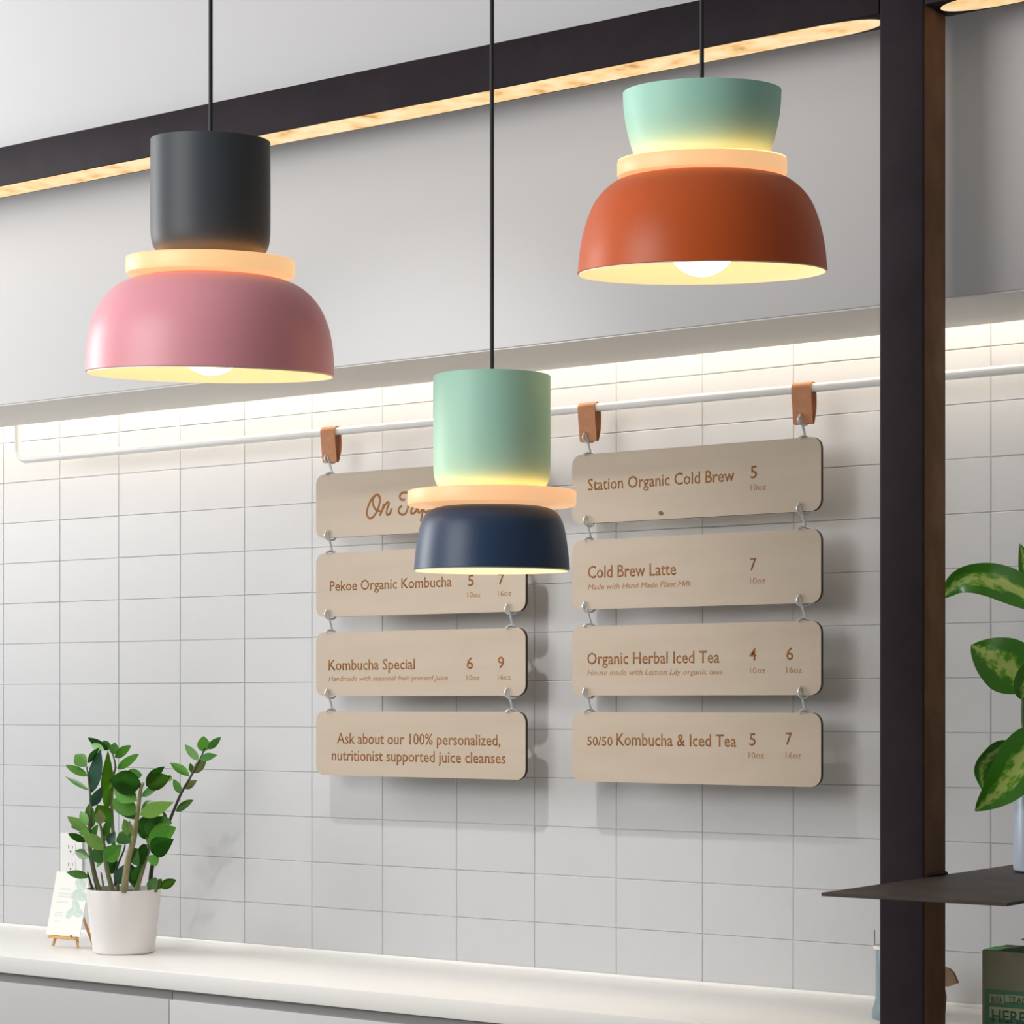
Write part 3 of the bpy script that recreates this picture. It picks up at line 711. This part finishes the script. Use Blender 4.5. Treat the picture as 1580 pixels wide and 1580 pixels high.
link('stem', tube_mesh(spline([Vector((0, 0, 0.05)), vp(545, 1350) - vase.location, vp(500, 1100) - vase.location, vp(485, 950) - vase.location, vp(500, 700) - vase.location, vp(530, 400) - vase.location], 6), 0.0065, 10), vase, [M['cane']])

# ------------------------------------------------------------------ green tea box on the worktop
M['kraft_green'] = mat('kraft_green', srgb(112, 108, 84), 0.8, noise=((20, 20, 20), srgb(100, 100, 76), 4, 0.3, 0.7))
M['print_green'] = mat('print_green', srgb(50, 94, 64), 0.75)
M['print_pale'] = mat('print_pale', srgb(128, 132, 98), 0.8)
M['print_dark'] = mat('print_dark', srgb(28, 70, 56), 0.8)
M['tape_green'] = mat('tape_green', srgb(124, 222, 130), 0.5)
GY = 3.42
g0 = at(1515, 1466, GY)
GX0, GX1, GH = g0.x, g0.x + 0.15, g0.z - COUNTER_Z
gb = empty('tea_box', ((GX0 + GX1) / 2, GY + 0.05, COUNTER_Z + 0.0004), 'olive green tea carton with dark green label right of the post', 'box')
hw = (GX1 - GX0) / 2
box_obj('carton', -hw, hw, -0.05, 0.05, 0, GH, M['kraft_green'], gb, 0.001, 1)
la = at(1520, 1526, GY)
lx0, lz1 = la.x - gb.location.x, la.z - COUNTER_Z
lb = box_obj('label_panel', lx0, hw - 0.004, -0.0506, -0.0499, 0.012, lz1, M['print_green'], gb)
def gp(px, py): q = at(px, py, GY); return q.x - gb.location.x, q.z - COUNTER_Z
for (xa, ya, xb, yb) in ((1527, 1534, 1549, 1549), (1551, 1535, 1600, 1550), (1527, 1553, 1620, 1578)):
    A, B = gp(xa, ya), gp(xb, yb)
    box_obj('label_field', A[0], B[0], -0.0510, -0.0504, B[1], A[1], M['print_pale'], gb)
px_text(gb, 'ROTA', 1529.5, 1546, 1547, 10, M['print_dark'], GY - 0.0011)
px_text(gb, 'TEAMO', 1555, 1596, 1547.5, 10, M['print_dark'], GY - 0.0011)
px_text(gb, 'HERBAL', 1530, 1612, 1576, 18, M['print_dark'], GY - 0.0011)
def flap(x0, x1, y0, y1, z0, z1):
    bm = bmesh.new()
    v = [bm.verts.new(c) for c in ((x0, y0, z0), (x1, y0, z0), (x1 + 0.006, y1, z1), (x0 + 0.006, y1, z1))]
    bm.faces.new(v); bmesh.ops.solidify(bm, geom=bm.faces[:], thickness=0.0008)
    return mesh_of(bm, 'flap')
link('tape_tab', flap(-hw + 0.001, -hw + 0.026, -0.0503, -0.01, GH + 0.0006, GH + 0.003), gb, [M['tape_green']])
link('tape_tab', flap(-hw + 0.030, hw, -0.050, 0.045, GH + 0.0005, GH + 0.001), gb, [M['print_green']])
link('tape_tab', flap(-hw + 0.036, hw - 0.01, 0.02, 0.045, GH + 0.012, GH + 0.020), gb, [M['tape_green']])

# ------------------------------------------------------------------ bottle and paper bag half hidden by the post
M['blue_glass'] = mat('blue_glass', srgb(124, 144, 150), 0.3, spec=0.5)
bc = at(1352, 1500, 3.60)
bt = empty('blue_bottle', (bc.x + 0.033, 3.60, COUNTER_Z), 'pale blue bottle with thin spout half hidden behind the post', 'bottle')
P = [(0, 0), (0.036, 0), (0.0375, 0.004), (0.036, 0.018), (0.0315, 0.034), (0.031, 0.05), (0.031, 0.124), (0.028, 0.130), (0.014, 0.134), (0.014, 0.142), (0, 0.143)]
link('body', mesh_of(lathe(P, 48), 'bottle', 0.6), bt, [M['blue_glass']])
link('collar', mesh_of(lathe([(0.0315, 0.122), (0.0345, 0.123), (0.0345, 0.127), (0.0295, 0.129)], 48), 'collar', 0.6), bt, [M['white_metal']])
link('spout', tube_mesh([(-0.030, -0.012, 0.126), (-0.0305, -0.012, 0.14), (-0.0305, -0.012, 0.155)], 0.0012, 8), bt, [M['channel']])
M['kraft'] = mat('kraft', srgb(122, 100, 80), 0.85, noise=((40, 40, 40), srgb(134, 108, 84), 4, 0.3, 0.7), bump=(60, 0.3))
kc = at(1432, 1540, 3.69)
kb = empty('paper_bag', (kc.x, 3.69, COUNTER_Z + 0.0004), 'small brown paper bag peeking out behind the post', 'paper bag')
bm = bmesh.new()
lv = [(0.022, 0.025, 0.0), (0.024, 0.026, 0.03), (0.022, 0.016, 0.06), (0.020, 0.008, 0.072)]
rings = [[bm.verts.new((sx * hx, sy * hy, z)) for sx, sy in ((-1, -1), (1, -1), (1, 1), (-1, 1))] for hx, hy, z in lv]
for a_, b_ in zip(rings, rings[1:]):
    for i in range(4): bm.faces.new((a_[i], a_[(i + 1) % 4], b_[(i + 1) % 4], b_[i]))
bm.faces.new(rings[0][::-1]); bm.faces.new(rings[-1])
link('bag_body', mesh_of(bm, 'bag'), kb, [M['kraft']])
tipp = [at(x, y, 3.675) - kb.location for x, y in ((1445, 1488), (1464, 1495), (1470, 1501), (1477, 1517), (1464, 1522), (1440, 1524))]
bm = bmesh.new(); f = bm.faces.new([bm.verts.new(p) for p in tipp])
r = bmesh.ops.extrude_face_region(bm, geom=[f]); bmesh.ops.translate(bm, vec=(0, 0.008, 0), verts=[g for g in r['geom'] if isinstance(g, bmesh.types.BMVert)])
link('folded_top', mesh_of(bm, 'fold'), kb, [M['kraft']])
